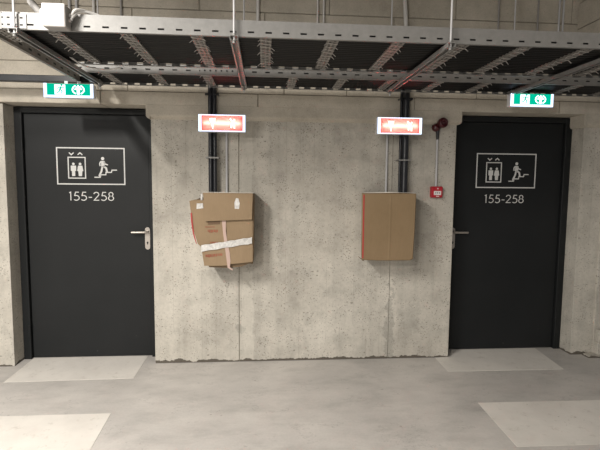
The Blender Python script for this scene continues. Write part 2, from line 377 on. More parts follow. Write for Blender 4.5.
def pictogram(mb, x0, z1, y, s=0.001075):
    def P(l): return [(x0 + a * s, z1 - c * s) for a, c in l]
    mb.stroke(P([(4, 4), (514, 4), (514, 284), (4, 284)]), 9 * s, y, closed=True)
    mb.stroke(P([(88, 77), (216, 77), (216, 238), (88, 238)]), 8 * s, y, closed=True)
    mb.stroke(P([(96, 41), (113, 57), (131, 41)]), 8 * s, y); mb.stroke(P([(161, 57), (178, 41), (196, 57)]), 8 * s, y)
    for cx, fem in ((126, 0), (177, 1)):
        mb.disc(P([(cx, 128)])[0], 10 * s, y)
        if fem: mb.prism([tuple(p) for p in P([(cx - 16, 141), (cx + 16, 141), (cx + 23, 182), (cx + 15, 186), (cx + 12, 222), (cx - 12, 222), (cx - 15, 186), (cx - 23, 182)])][::-1], y - 0.0012, y)
        else: mb.prism([tuple(p) for p in P([(cx - 20, 141), (cx + 20, 141), (cx + 20, 182), (cx + 12, 184), (cx + 12, 222), (cx - 12, 222), (cx - 12, 184), (cx - 20, 182)])][::-1], y - 0.0012, y)
    mb.stroke(P([(283, 230), (327, 230), (332, 210), (370, 210), (372, 191), (413, 191), (418, 173), (456, 173)]), 8 * s, y)
    mb.disc(P([(349, 84)])[0], 12.5 * s, y)
    mb.stroke(P([(351, 102), (349, 148)]), 27 * s, y)
    mb.stroke(P([(336, 104), (326, 122), (328, 142)]), 9 * s, y); mb.stroke(P([(360, 108), (366, 126), (388, 133)]), 9 * s, y)
    mb.stroke(P([(346, 144), (338, 182), (322, 214), (326, 224)]), 14 * s, y); mb.stroke(P([(354, 144), (374, 158), (380, 188)]), 14 * s, y)

def make_door(name, x0, x1, hinge, lab):
    d = empty(name, (x0, R, 0), kind='structure')
    yf = R - 0.028; yl = R
    f = MB(); fwid = 0.062
    for a, c in ((x0 + 0.001, x0 + fwid), (x1 - fwid, x1 - 0.001)):
        f.rbox(a, c, yf, R + 0.10, 0, ZS - 0.004, 0.003)
    f.rbox(x0 + fwid, x1 - fwid, yf, R + 0.10, ZS - 0.05, ZS - 0.004, 0.003)
    f.build('door_frame', M['door'], d)
    lx0, lx1 = x0 + fwid + 0.004, x1 - fwid - 0.004
    MB().rbox(lx0, lx1, yl, yl + 0.06, 0.006, ZS - 0.054, 0.002).build('door_leaf', M['door'], d)
    g = MB()
    for a, c in ((x0 + fwid, lx0), (lx1, x1 - fwid)): g.box(a, c, yl + 0.012, yl + 0.04, 0.006, ZS - 0.05)
    g.box(lx0, lx1, yl + 0.012, yl + 0.04, ZS - 0.054, ZS - 0.05); g.build('gasket', M['gasket'], d)
    # handle on the side away from the hinges
    hx = -0.068 if hinge < 0 else W + 0.052
    sg = -1 if hinge < 0 else 1
    pl = MB(); y = yl
    plate = arc(hx, 1.115, 0.021, 0.021, 0, 180, 10) + arc(hx, 0.965, 0.021, 0.021, 180, 360, 10)
    pl.prism([(a, c) for a, c in plate], y - 0.008, y + 0.001)
    h = pl.build('door_handle', M['steel'], d)
    lv = MB(); lv.tube([(hx, y - 0.007, 1.098), (hx, y - 0.05, 1.098)], 0.011, 12)
    lv.tube([(hx, y - 0.05, 1.098), (hx + sg * 0.02, y - 0.055, 1.097), (hx + sg * 0.122, y - 0.055, 1.096)], [0.011, 0.0105, 0.0095], 12); lv.build('lever', M['steel'], h)
    MB().disc((hx, 1.005), 0.008, y - 0.0075, 0.003).disc((hx, 0.993), 0.005, y - 0.0075, 0.003).build('keyhole', M['gasket'], h)
    if hinge:
        for zz in (0.25, 1.83):
            hxx = x0 + fwid - 0.004 if hinge < 0 else x1 - fwid + 0.004
            MB().tube([(hxx, yl - 0.03, zz - 0.05), (hxx, yl - 0.03, zz + 0.05)], 0.008, 10).build('hinge', M['door'], d)
    return d
d1 = make_door('door_1', XL0, XL1, -1, '')
d2 = make_door('door_2', XR0, XR1, 1, '')
for d, px0, tx in ((d1, -0.801, -0.722), (d2, 2.828, 2.903)):
    p = MB(); pictogram(p, px0, 1.806, R); o = p.build('lift_and_stairs_pictogram', M['sign_white'], d); o['label'] = 'white framed lift and staircase symbols'
    t = MB(); x = tx
    for ch in '155-258':
        digit(t, ch, x, 1.362, 0.074, 0.0072, R); x += 0.044 if ch == '-' else (0.0598 if ch != '1' else 0.048)
    o = t.build('room_numbers', M['sign_white'], d); o['label'] = 'white numbers 155-258'

# ------------------------------------------------------------------ cable ladders
ZR = 2.245
def rail_mesh(x0, x1, y, inward, ztop=0.08, slot_w=0.032, pitch=0.0885, z_a=0.021, z_b=0.030, phase=0.42, z0=0.0):
    m = MB(); t = 0.004; ya, yb = (y, y + t) if inward > 0 else (y - t, y)
    m.box(x0, x1, ya, yb, ZR + z0, ZR + z_a); m.box(x0, x1, ya, yb, ZR + z_b, ZR + ztop)
    k0 = math.floor((x0 - phase) / pitch); xs = x0; k = k0
    while True:
        c = phase + k * pitch; a, e = c - slot_w / 2, c + slot_w / 2; k += 1
        if e <= xs: continue
        if a >= x1: m.box(xs, x1, ya, yb, ZR + z_a, ZR + z_b); break
        if a > xs: m.box(xs, a, ya, yb, ZR + z_a, ZR + z_b)
        xs = e
        if xs >= x1: break
    fl = (y, y + 0.018) if inward > 0 else (y - 0.018, y)
    m.box(x0, x1, fl[0], fl[1], ZR + z0 - 0.003, ZR + z0); m.box(x0, x1, fl[0], fl[1], ZR + ztop, ZR + ztop + 0.003)
    return m
def rung_mesh(x, y0, y1):
    m = MB(); wd = 0.056; z = ZR + 0.006
    for a in (-wd / 2, wd / 2 - 0.009, -0.0045): m.box(x + a, x + a + 0.009, y0, y1, z, z + 0.004)
    for a in (-wd / 2 - 0.002, wd / 2 - 0.001): m.box(x + a, x + a + 0.003, y0, y1, z, z + 0.016)
    n = int((y1 - y0) / 0.03)
    for i in range(n):
        yy = y0 + (y1 - y0) * i / n; m.box(x - wd / 2, x, yy, yy + 0.013, z + 0.0002, z + 0.0038); m.box(x, x + wd / 2, yy + 0.015, yy + 0.028, z + 0.0002, z + 0.0038)
    return m
XE = 5.2
L1F, L1B, L2F, L2B = -1.48, -0.85, -0.655, -0.255
lad1 = empty('cable_ladder', (-0.3, L1F, ZR), 'wide galvanised cable ladder nearest the viewer, carrying black cables', 'cable ladder', 'cable ladders along the wall')
rail_mesh(-0.33, XE, L1F, 1, z0=0.006).build('side_rail', M['rail'], lad1)
rail_mesh(-0.30, XE, L1B, -1, 0.075, 0.038, 0.0885, 0.003, 0.020).build('side_rail', M['rail'], lad1)
for x in [-0.106 + 0.3475 * i for i in range(16)]:
    rung_mesh(x, L1F + 0.005, L1B - 0.005).build('rung', M['rung'], lad1)
# left bend fitting of the front rail with its perforated joint plate, and the slotted end rail
fit = MB(); fit.slab([(-0.33, L1F - 0.001, ZR), (-1.3, L1F - 0.22, ZR), (-1.3, L1F - 0.22, ZR + 0.08), (-0.33, L1F - 0.001, ZR + 0.08)], 0.004)
o = fit.build('bend_rail', M['rail'], lad1)
jp = MB(); y = L1F - 0.0045
jp.box(-0.345, -0.215, y, L1F - 0.0005, ZR + 0.006, ZR + 0.074); jp = jp.build('joint_plate', M['rail'], lad1)
for i in range(4):
    for zz in (0.022, 0.055): MB().box(-0.335 + i * 0.03, -0.321 + i * 0.03, y - 0.0004, y + 0.001, ZR + zz - 0.004, ZR + zz + 0.004).build('plate_hole', M['gasket'], jp)
er = MB(); t = 0.004; xa = -0.425
er.box(xa, xa + t, -1.5, -0.30, ZR, ZR + 0.08)
er.box(xa, xa + 0.02, -1.5, -0.30, ZR - 0.003, ZR); er.box(xa, xa + 0.02, -1.5, -0.3, ZR + 0.08, ZR + 0.083)
er = er.build('end_rail', M['rung'], lad1)
for k in range(11):
    yy = -1.46 + k * 0.105; MB().box(xa + t - 0.0005, xa + t + 0.0006, yy, yy + 0.036, ZR + 0.026, ZR + 0.037).build('slot_shade', M['gasket'], er)  # dark chips on a solid rail, painting the darkness seen through its slots
rung_mesh(-0.36, L1F + 0.02, -1.25).build('rung', M['rung'], lad1)

lad2 = empty('cable_ladder', (-0.3, L2F, ZR), 'narrow galvanised cable ladder behind the wide one, close to the wall', 'cable ladder', 'cable ladders along the wall')
rail_mesh(-0.30, XE, L2F, 1, 0.056).build('side_rail', M['rail'], lad2)
rail_mesh(-0.30, XE, L2B, -1, 0.06, 0.038, 0.0885, 0.003, 0.018).build('side_rail', M['rail'], lad2)
for x in [-0.145, 0.187, 0.534] + [1.13 + 0.351 * i for i in range(12)]:
    rung_mesh(x, L2F + 0.005, L2B - 0.005).build('rung', M['rung'], lad2)
sp = MB(); sp.box(0.50, 0.745, L2F - 0.005, L2F - 0.0005, ZR + 0.003, ZR + 0.047); sp = sp.build('splice_plate', M['rail'], lad2)
for i in range(6): MB().disc((0.53 + i * 0.037, ZR + 0.026), 0.006, L2F - 0.005, 0.004, 8).build('bolt', M['gasket'], sp)

# black cables lying on the rungs
def cable(x0, x1, y, z, r, seed, lab, grp):
    rr = random.Random(seed); ph = rr.uniform(0, 6); a = rr.uniform(0.0008, 0.0022); N = 30
    pts = [(x0 + (x1 - x0) * i / N, y + a * math.sin(ph + i * 0.9), z + 0.0008 * math.sin(ph * 2 + i * 1.3)) for i in range(N + 1)]
    tag(MB().tube(pts, r, 8).build('power_cable', M['cable']), lab, 'cable', grp)
n1 = 17; y0, y1 = L1F + 0.026, L1B - 0.026
for i in range(n1): cable(-0.29, XE, y0 + (y1 - y0) * i / (n1 - 1), ZR + 0.0295, 0.0178, i, 'black power cable lying lengthwise on the rungs of the wide front cable ladder', 'cables on the wide ladder')
n2 = 11; y0, y1 = L2F + 0.026, L2B - 0.024
for i in range(n2): cable(-0.29, XE, y0 + (y1 - y0) * i / (n2 - 1), ZR + 0.0285, 0.017, 50 + i, 'black power cable lying lengthwise on the narrow cable ladder by the wall', 'cables on the narrow ladder')
# black trunking going on to the left behind the end rail
tr = MB(); tr.rbox(-2.5, -0.31, -0.30, -0.255, ZR + 0.0, ZR + 0.048, 0.004)
tag(tr.build('cable_trunking', M['black']), 'black horizontal trunking above the left door, leading left from the cable ladders', 'trunking')

# hangers: strut channel under both ladders with a threaded rod at each end
def hanger(x):
    h = empty('trapeze_hanger', (x, -0.9, 2.222))
    z0, z1 = 2.2195, ZR - 0.0035; y0, y1 = -1.522, -0.335; s = MB()
    s.box(x - 0.0205, x + 0.0205, y0, y1, z1 - 0.0025, z1)
    for sx in (-1, 1):
        s.box(*sorted((x + sx * 0.0205, x + sx * 0.018)), y0, y1, z0, z1 - 0.0025); s.box(*sorted((x + sx * 0.018, x + sx * 0.011)), y0, y1, z0, z0 + 0.0025)
    s.build('strut_channel', M['galv'], h)
    for yr, ze in ((-1.503, 2.216), (-0.352, 2.192)):
        rd = MB().tube([(x, yr, ze), (x, yr, 3.549)], 0.0058, 8).build('threaded_rod', M['conduit'], h)
        MB().tube([(x, yr, ZR - 0.0032), (x, yr, ZR + 0.009)], 0.0115, 6).build('hex_nut', M['galv'], rd)
        MB().tube([(x, yr, 2.208), (x, yr, 2.2168)], 0.0105, 6).build('hex_nut', M['galv'], rd)
        MB().tube([(x, yr, 2.2168), (x, yr, 2.2192)], 0.016, 12).build('washer', M['galv'], rd)
    return h
h0 = hanger(0.78); tag(h0, 'strut hanger with threaded rods under both cable ladders, above the left red sign', 'hanger', 'strut hangers under the cable ladders')
h0['group'] = 'strut hangers under the cable ladders'
dup(h0, (-0.262, -0.9, 2.222), 'strut hanger with threaded rods beside the slotted left end of the cable ladders')
dup(h0, (1.885, -0.9, 2.222), 'strut hanger with threaded rods crossing below the ladders just left of right red sign')
dup(h0, (2.848, -0.9, 2.222), 'strut hanger with threaded rods ending at the green exit sign over the right door')

# ------------------------------------------------------------------ lit signs
def sign_body(name, xc, zc, ya, yb, wd, ht, label, cat, grp):
    return empty(name, (xc, yb, zc), label, cat, grp)
def running_man(m, cx, cz, s, y, mi=0):
    def P(l): return [(cx + a * s, cz + c * s) for a, c in l]
    m.disc(P([(0.10, 0.36)])[0], 0.085 * s, y, 0.001)
    m.stroke(P([(0.05, 0.24), (-0.06, -0.04)]), 0.15 * s, y, 0.001)
    m.stroke(P([(0.06, 0.22), (0.24, 0.12), (0.30, 0.22)]), 0.07 * s, y, 0.001); m.stroke(P([(0.0, 0.22), (-0.2, 0.16), (-0.26, 0.02)]), 0.07 * s, y, 0.001)
    m.stroke(P([(-0.04, -0.04), (0.14, -0.14), (0.10, -0.40)]), 0.09 * s, y, 0.001); m.stroke(P([(-0.07, -0.04), (-0.14, -0.24), (-0.36, -0.30)]), 0.09 * s, y, 0.001)
def exit_sign(xc, zc, label):
    wd, ht = 0.342, 0.0975; yf, yb = -0.395, -0.338
    s = empty('exit_sign', (xc, yb, zc), label, 'exit sign', 'green exit signs above the doors')
    x0, x1, z0, z1 = xc - wd / 2, xc + wd / 2, zc - ht / 2, zc + ht / 2
    MB().rbox(x0, x1, yf + 0.004, yb, z0, z1, 0.004).build('housing', M['housing'], s)
    d = MB()
    d.box(x0 + 0.001, x1 - 0.001, yf - 0.004, yf + 0.0035, z0, z0 + 0.016); d.box(x0 + 0.001, x0 + 0.022, yf - 0.004, yf + 0.0035, z0 + 0.0165, z1); d.box(x1 - 0.019, x1 - 0.001, yf - 0.004, yf + 0.0035, z0 + 0.0165, z1)
    d.build('diffuser', M['edge_lit'], s)
    p = MB().box(x0 + 0.0225, x1 - 0.0195, yf - 0.001, yf + 0.0035, z0 + 0.0165, z1 - 0.001).build('sign_panel', M['green'], s)
    m = MB(); yy = yf - 0.0012
    cx = xc - 0.058; m.box(cx - 0.037, cx + 0.037, yy - 0.001, yy, z0 + 0.020, z1 - 0.008); 
    g = m.build('door_symbol', M['white_lit'], p)
    r = MB(); running_man(r, cx + 0.004, zc + 0.008, 0.078, yy - 0.0012); r.build('running_figure', M['green'], p)
    a = MB(); ax = xc + 0.068; az = zc + 0.007
    a.stroke(arc(ax, az, 0.040, 0.031, 115, 245, 12), 0.009, yy, 0.001); a.stroke(arc(ax, az, 0.040, 0.031, -65, 65, 12), 0.009, yy, 0.001)
    a.prism([(ax - 0.030, az + 0.0), (ax + 0.030, az + 0.0), (ax, az + 0.034)], yy - 0.001, yy); a.box(ax - 0.010, ax + 0.010, yy - 0.001, yy, az - 0.033, az + 0.001)
    a.build('arrow_symbol', M['white_lit'], p)
    for q in (-0.03, 0.06):
        MB().box(xc + q - 0.012, xc + q + 0.012, yb - 0.02, yb - 0.017, z1 + 0.0002, ZR - 0.0035).build('hanging_clip', M['housing'], s)
    return s
exit_sign(-0.466, 2.167, 'lit green exit sign with white figure above the left door')
exit_sign(2.993, 2.177, 'lit green exit sign with white figure above the right door')

def red_sign(xc, zc, px, label):
    wd, ht = 0.352, 0.126; yf, yb = -0.290, -0.225
    s = empty('warning_sign', (xc, yb, zc), label, 'sign', 'red lit signs on the wall')
    x0, x1, z0, z1 = xc - wd / 2, xc + wd / 2, zc - ht / 2, zc + ht / 2
    h = MB(); t = 0.004
    h.box(x0, x1, yb - t, yb, z0, z1); h.box(x0, x1, yf + 0.004, yb - t, z0, z0 + t); h.box(x0, x1, yf + 0.004, yb - t, z1 - t, z1)
    h.box(x0, x0 + t, yf + 0.004, yb - t, z0 + t, z1 - t); h.box(x1 - t, x1, yf + 0.004, yb - t, z0 + t, z1 - t)
    h.build('housing', M['housing'], s)
    d = MB(); e = 0.006
    d.box(x0, x1, yf, yf + 0.004, z0, z0 + e); d.box(x0, x1, yf, yf + 0.004, z1 - e, z1); d.box(x0, x0 + 0.022, yf, yf + 0.004, z0 + e, z1 - e); d.box(x1 - 0.018, x1, yf, yf + 0.004, z0 + e, z1 - e)
    d.build('diffuser', M['edge_lit'], s)
    p = MB().add([(x0 + 0.022, yf + 0.002, z0 + e), (x1 - 0.018, yf + 0.002, z0 + e), (x1 - 0.018, yf + 0.002, z1 - e), (x0 + 0.022, yf + 0.002, z1 - e)], [(0, 1, 2, 3)]).build('sign_panel', M['red'], s)
    m = MB(); yy = yf + 0.0012
    # a figure in a doorway at the left, a crossing figure at the right
    cx = xc - 0.070; m.prism([(cx - 0.026, zc + 0.036), (cx - 0.018, zc + 0.010), (cx - 0.010, zc - 0.006), (cx - 0.004, zc - 0.044), (cx + 0.006, zc - 0.044), (cx + 0.008, zc - 0.010), (cx + 0.020, zc + 0.012), (cx + 0.024, zc + 0.036)], yy - 0.001, yy)
    m.build('white_symbol', M['white_acr'], p); m = MB()
    cx = xc + 0.080; m.stroke([(cx - 0.020, zc + 0.036), (cx + 0.010, zc - 0.002), (cx + 0.014, zc - 0.040)], 0.013, yy, 0.001); m.stroke([(cx + 0.018, zc + 0.030), (cx - 0.006, zc + 0.004), (cx - 0.010, zc - 0.036)], 0.013, yy, 0.001)
    m.build('white_symbol', M['white_acr'], p)
    MB().tube([(x0 + 0.042, yf + 0.018, zc), (x1 - 0.038, yf + 0.018, zc)], 0.008, 10).build('lamp_tube', M['lamp'], s)
    MB().box(px - 0.012, px + 0.012, yb + 0.0005, -0.132, zc - 0.03, zc + 0.03).build('wall_bracket', M['black'], s)
red_sign(0.609, 1.972, 0.516, 'lit red sign with white symbols above the left torn cardboard box')
red_sign(1.988, 1.977, 2.092, 'lit red sign with white symbols above the right plain cardboard box')

# ------------------------------------------------------------------ pipes, conduits, rods on the wall
def black_pipe(x, label, twin):
    o = empty('drain_pipe', (x, -0.08, 1.1), label, 'pipe', 'black pipes down the wall')
    if twin:
        MB().tube([(x + 0.008, -0.097, 1.12), (x + 0.008, -0.097, 2.5)], 0.028, 18).build('pipe_tube', M['black'], o)
        MB().tube([(x - 0.029, -0.084, 1.12), (x - 0.029, -0.084, 2.5)], 0.0105, 12).build('pipe_tube', M['black'], o)
    else:
        MB().tube([(x - 0.0165, -0.08, 1.12), (x - 0.0165, -0.08, 2.5)], 0.0185, 14).build('pipe_tube', M['black'], o)
        MB().tube([(x + 0.0175, -0.088, 1.12), (x + 0.0175, -0.088, 2.5)], 0.0165, 14).build('pipe_tube', M['black'], o)
    for zz in (1.72, 2.215):
        c = MB(); c.box(x - 0.052, x + 0.052, -0.1305, -0.128, zz - 0.006, zz + 0.006)
        for sx in (-1, 1): c.box(*sorted((x + sx * 0.052, x + sx * 0.0495)), -0.128, (-0.029 if zz < 2 else -0.067), zz - 0.006, zz + 0.006)
        c.build('pipe_clamp', M['galv'] if zz < 2 else M['black'], o)
black_pipe(0.516, 'pair of black pipes running down the wall into the left torn cardboard box', False)
black_pipe(2.086, 'thick and thin black pipe running down into the right plain cardboard box', True)
def conduit(name, pts, r, mat, label, cat='conduit', grp=None):
    return tag(MB().tube(pts, r, 10).build(name, M[mat]), label, cat, grp)
conduit('wall_conduit', [(0.624, -0.042, 1.2), (0.624, -0.042, 1.95)], 0.0095, 'conduit', 'thin grey conduit behind the left red sign, entering the left cardboard box')
conduit('wall_conduit', [(1.956, -0.042, 1.2), (1.956, -0.042, 1.95)], 0.0095, 'conduit', 'thin grey conduit behind the right red sign, entering the right cardboard box')
VC = [(-0.564, 0.010, 'conduit', 'left one of two thin rods on the upper wall beside the grey junction box'), (-0.512, 0.010, 'conduit', 'right one of two thin rods on the upper wall beside the grey junction box'),
      (-0.383, 0.011, 'pvc', 'pale upright conduit on the upper wall a little right of the junction box'), (-0.177, 0.008, 'boxgasket', 'dark thin conduit on the upper wall between junction box and first hanger rod'),
      (0.878, 0.013, 'pvc', 'pale upright conduit on the upper wall just right of the hanger rods near picture centre'),
      (1.354, 0.008, 'pvc', 'left one of a close pair of thin conduits on the upper wall at centre'), (1.403, 0.008, 'pvc', 'right one of a close pair of thin conduits on the upper wall at centre'),
      (2.855, 0.007, 'boxgasket', 'dark thin conduit on the upper wall left of the bare rods toward the right'), (3.194, 0.007, 'boxgasket', 'dark thin conduit on the upper wall left of the bright twin rods'),
      (3.378, 0.008, 'conduit', 'left one of the bright twin rods near the upper right wall corner'), (3.414, 0.008, 'conduit', 'right one of the bright twin rods near the upper right wall corner')]
for x, r, mt, lb in VC:
    conduit('wall_conduit', [(x, -0.081, 2.42), (x, -0.081, 3.549)], r, mt, lb)
conduit('flexible_conduit', [(2.085, -0.088, 2.42)] + [(2.085 - 0.03 * t * t, -0.088 - 0.01 * t, 2.43 + t * 0.6) for t in [i / 8 for i in range(9)]] + [(2.05, -0.1, 3.549)], 0.017, 'pvc', 'pale flexible conduit rising behind the ladders left of the second front rod')
# hoses and cables by the junction box
hp = [(-0.30, -1.36, 3.0), (-0.285, -1.36, 2.56), (-0.265, -1.37, 2.47), (-0.235, -1.39, 2.41), (-0.19, -1.41, 2.36), (-0.14, -1.42, 2.325), (-0.09, -1.42, 2.305)]
conduit('corrugated_hose', hp, 0.017, 'boxgasket', 'grey corrugated hose curving down behind the rail left of the junction box', 'hose')

jb = empty('junction_box', (-0.083, -1.486, 2.258), 'square grey plastic junction box fixed to the front rail of cable ladder', 'junction box')
JX0, JX1 = -0.112, -0.006
MB().rbox(JX0, JX1, -1.545, -1.486, 2.244, 2.350, 0.005).build('box_body', M['boxgasket'], jb)
MB().rbox(JX0, JX1, -1.556, -1.546, 2.244, 2.350, 0.004).build('box_lid', M['box_grey'], jb)
for zz in (2.285, 2.308): MB().tube([(JX1, -1.515, zz), (JX1 + 0.014, -1.515, zz)], 0.010, 10).build('cable_gland', M['boxgasket'], jb)
MB().tube([(JX0, -1.515, 2.295), (JX0 - 0.012, -1.515, 2.295)], 0.009, 10).build('cable_gland', M['boxgasket'], jb)
def spl(P, n=8):
    out = []; Q = [Vector(p) for p in P]; Q = [Q[0]] + Q + [Q[-1]]
    for i in range(1, len(Q) - 2):
        for k in range(n):
            t = k / n; a, b_, c, d = Q[i - 1], Q[i], Q[i + 1], Q[i + 2]
            out.append(0.5 * ((2 * b_) + (c - a) * t + (2 * a - 5 * b_ + 4 * c - d) * t * t + (3 * b_ - a - 3 * c + d) * t ** 3))
    return out + [Q[-2]]
conduit('wire', spl([(JX1 + 0.014, -1.515, 2.308), (0.03, -1.51, 2.338), (0.07, -1.46, 2.346), (0.12, -1.43, 2.335), (0.17, -1.41, 2.30)]), 0.0065, 'pvc', 'upper of two pale wires arching from junction box over the rail', 'wire')
conduit('wire', spl([(JX1 + 0.014, -1.515, 2.285), (0.012, -1.515, 2.30), (0.04, -1.49, 2.336), (0.09, -1.45, 2.338), (0.14, -1.42, 2.31)]), 0.0065, 'pvc', 'lower of two pale wires arching from junction box over the rail', 'wire')
conduit('wire', spl([(JX0 - 0.012, -1.515, 2.295), (JX0 - 0.022, -1.512, 2.325), (JX0 - 0.014, -1.50, 2.342), (JX0 + 0.01, -1.46, 2.34), (JX0 + 0.03, -1.43, 2.31)]), 0.005, 'pvc', 'short pale wire looping from left side of junction box over rail', 'wire')
conduit('wire', spl([(-0.30, -1.25, 2.262), (-0.31, -1.1, 2.243), (-0.295, -0.95, 2.24), (-0.30, -0.85, 2.255)]), 0.005, 'tie', 'loose white wire hanging under the left end of the wide ladder', 'wire')
conduit('wire', spl([(-0.23, -0.95, 2.262), (-0.19, -0.82, 2.24), (-0.09, -0.74, 2.24), (-0.0, -0.72, 2.26)]), 0.005, 'pvc', 'loose pale wire curving under the first rung of the wide ladder', 'wire')

# pale cable tie tails poking out below the cables
rr = random.Random(11)
def tie(x, y, slant, tx, L, label, grp):
    w_ = 0.0034; z = ZR + 0.0025; m = MB()
    m.add([(x - 0.030, y - slant - w_, z), (x + 0.030, y + slant - w_, z), (x + 0.030, y + slant + w_, z), (x - 0.030, y - slant + w_, z),
           (x - 0.030, y - slant - w_, z + 0.002), (x + 0.030, y + slant - w_, z + 0.002), (x + 0.030, y + slant + w_, z + 0.002), (x - 0.030, y - slant + w_, z + 0.002)],
          [(3, 2, 1, 0), (4, 5, 6, 7), (0, 1, 5, 4), (1, 2, 6, 5), (2, 3, 7, 6), (3, 0, 4, 7)])
    ex, ey = x + tx * 0.030, y + tx * slant
    m.tube([(ex, ey, z + 0.001), (ex + tx * L * 0.7, ey + rr.uniform(-0.008, 0.008), z - L * 0.6)], [0.0026, 0.0016], 5)
    tag(m.build('cable_tie', M['tie']), label, 'cable tie', grp)
HX = (-0.262, 0.78, 1.868, 2.848)
for k in range(11):
    x = -0.106 + 0.3475 * k
    if any(abs(x - h) < 0.06 for h in HX): continue
    y = -1.43 + rr.uniform(0, 0.03)
    while y < -0.90:
        tie(x, y, rr.uniform(0.006, 0.016), rr.choice((-1, 1)), rr.uniform(0.012, 0.026), 'pale cable tie looped round a rung of the wide ladder, its tail sticking out', 'cable ties on the wide ladder')
        y += rr.uniform(0.045, 0.07)
for x in [-0.145, 0.187, 0.534] + [1.13 + 0.351 * i for i in range(7)]:
    if any(abs(x - h) < 0.06 for h in HX): continue
    y = -0.60
    while y < -0.30:
        tie(x, y, rr.uniform(0.006, 0.014), rr.choice((-1, 1)), rr.uniform(0.010, 0.02), 'pale cable tie looped round a rung of the narrow ladder, its tail sticking out', 'cable ties on the narrow ladder')
        y += rr.uniform(0.06, 0.09)

# ------------------------------------------------------------------ alarm sounder and call point
al = empty('alarm_sounder', (2.40, -0.03, 2.02), 'dark red round alarm sounder on the wall beside the right door', 'alarm')
s = MB(); n = 20
def dome(m, c, ax, prof, nn=18, mi=0):
    ax = Vector(ax).normalized(); rf = Vector((0, 0, 1)) if abs(ax.z) < 0.9 else Vector((1, 0, 0)); a = ax.cross(rf).normalized(); b_ = ax.cross(a); c = Vector(c)
    V = []; F = []
    for d, r in prof: V += [c + ax * d + a * r * math.cos(2 * PI * k / nn) + b_ * r * math.sin(2 * PI * k / nn) for k in range(nn)]
    for i in range(len(prof) - 1):
        for k in range(nn): F.append((i * nn + k, i * nn + (k + 1) % nn, i * nn + nn + (k + 1) % nn, i * nn + nn + k))
    m.add(V, F, mi, True); m.add(V[:nn], [tuple(range(nn))], mi); m.add(V[-nn:], [tuple(range(nn))], mi)
dome(s, (2.402, -0.070, 2.032), (0.15, -1, 0.0), [(0.0, 0.036), (0.02, 0.042), (0.045, 0.042), (0.055, 0.034), (0.058, 0.026), (0.045, 0.022), (0.05, 0.010), (0.056, 0.001)]); s.build('sounder_horn', M['alarm_dark'], al)
s = MB(); dome(s, (2.372, -0.029, 2.000), (0, -1, 0), [(0.0, 0.034), (0.028, 0.033), (0.040, 0.024), (0.044, 0.001)]); s.build('mounting_base', M['alarm_dark'], al)
MB().tube([(2.386, -0.044, 1.985), (2.386, -0.044, 1.90)], [0.017, 0.011], 10).build('cable_gland', M['black'], al)
conduit('wall_conduit', [(2.387, -0.040, 1.9), (2.389, -0.040, 1.505)], 0.009, 'conduit', 'short grey conduit between dark red sounder and red call point')
cp = empty('fire_alarm_call_point', (2.390, -0.028, 1.459), 'small red square fire alarm call point on the wall left of the right door', 'call point')
cx, cz, cy = 2.390, 1.459, -0.075
MB().rbox(cx - 0.048, cx + 0.048, cy, -0.028, cz - 0.047, cz + 0.047, 0.006).build('call_point_body', M['alarm'], cp)
lb = MB().rbox(cx - 0.030, cx + 0.032, cy - 0.004, cy, cz - 0.025, cz + 0.009, 0.001).build('press_panel', M['label'], cp)
for q in (-0.016, 0.0, 0.016): MB().disc((cx + 0.001 + q, cz - 0.007), 0.0048, cy - 0.004, 0.0008, 10).build('black_dot', M['gasket'], lb)
MB().disc((cx + 0.003, cz + 0.029), 0.006, cy, 0.001).build('label_mark', M['label'], cp)
MB().box(cx - 0.009, cx + 0.015, cy - 0.0012, cy, cz - 0.039, cz - 0.032).build('label_mark', M['label'], cp)

# ------------------------------------------------------------------ cardboard boxes
B1 = empty('cardboard_box', (0.63, -0.14, 0.88), 'torn cardboard box wrapped in white tape, hung under the left red sign', 'box', 'cardboard boxes on the wall')
def q1(u, v, y): return (0.464 + (u - 203) * 0.00765, y, 1.441 - (v - 193) * 0.0079)     # u, v: position on the box front
T = 0.005
c = MB()
# body: back, top, sides, left and right front panels
c.slab([q1(205, 268, -0.042), q1(252, 268, -0.042), q1(253, 196, -0.042), q1(203, 195, -0.042)], T)
c.slab([q1(253, 194, -0.27), q1(253, 194, -0.042), q1(252.5, 261, -0.042), q1(252, 261, -0.27)], T)                     # right side
c.slab([q1(194, 200, -0.268), q1(198, 198, -0.042), q1(204, 264, -0.042), q1(203.5, 264.5, -0.27)], T)                  # left side
c.slab([q1(200, 193.5, -0.272), q1(253, 193.5, -0.272), q1(253, 194.5, -0.042), q1(200, 194.5, -0.042)], T)
c.slab([q1(193.5, 199.6, -0.266), q1(204, 199.3, -0.266), q1(204, 199.3, -0.042), q1(197, 199.6, -0.042)], T)
c.build('box_body', M['card'], B1)
lf = MB(); lf.slab([q1(193.2, 200.2, -0.272), q1(203, 199.8, -0.276), q1(223.5, 212, -0.279), q1(227.8, 264.2, -0.285), q1(216, 264.6, -0.280), q1(203.2, 264.8, -0.274)], T)
lf.build('front_flap', M['card'], B1)
rf = MB(); rf.slab([q1(224.6, 212, -0.277), q1(252.3, 210, -0.274), q1(252.2, 261, -0.272), q1(240, 262.2, -0.280), q1(228.3, 263.0, -0.284)], T)
rf.build('front_flap', M['card'], B1)
tf = MB(); tf.slab([q1(203, 192.6, -0.284), q1(228, 192.9, -0.286), q1(252.6, 193.1, -0.284), q1(252.2, 205, -0.292), q1(251.8, 218.4, -0.298), q1(228, 219.4, -0.302), q1(204.4, 220.4, -0.298), q1(203.8, 206, -0.291)][::-1], T)
o = tf.build('top_flap', M['card'], B1)
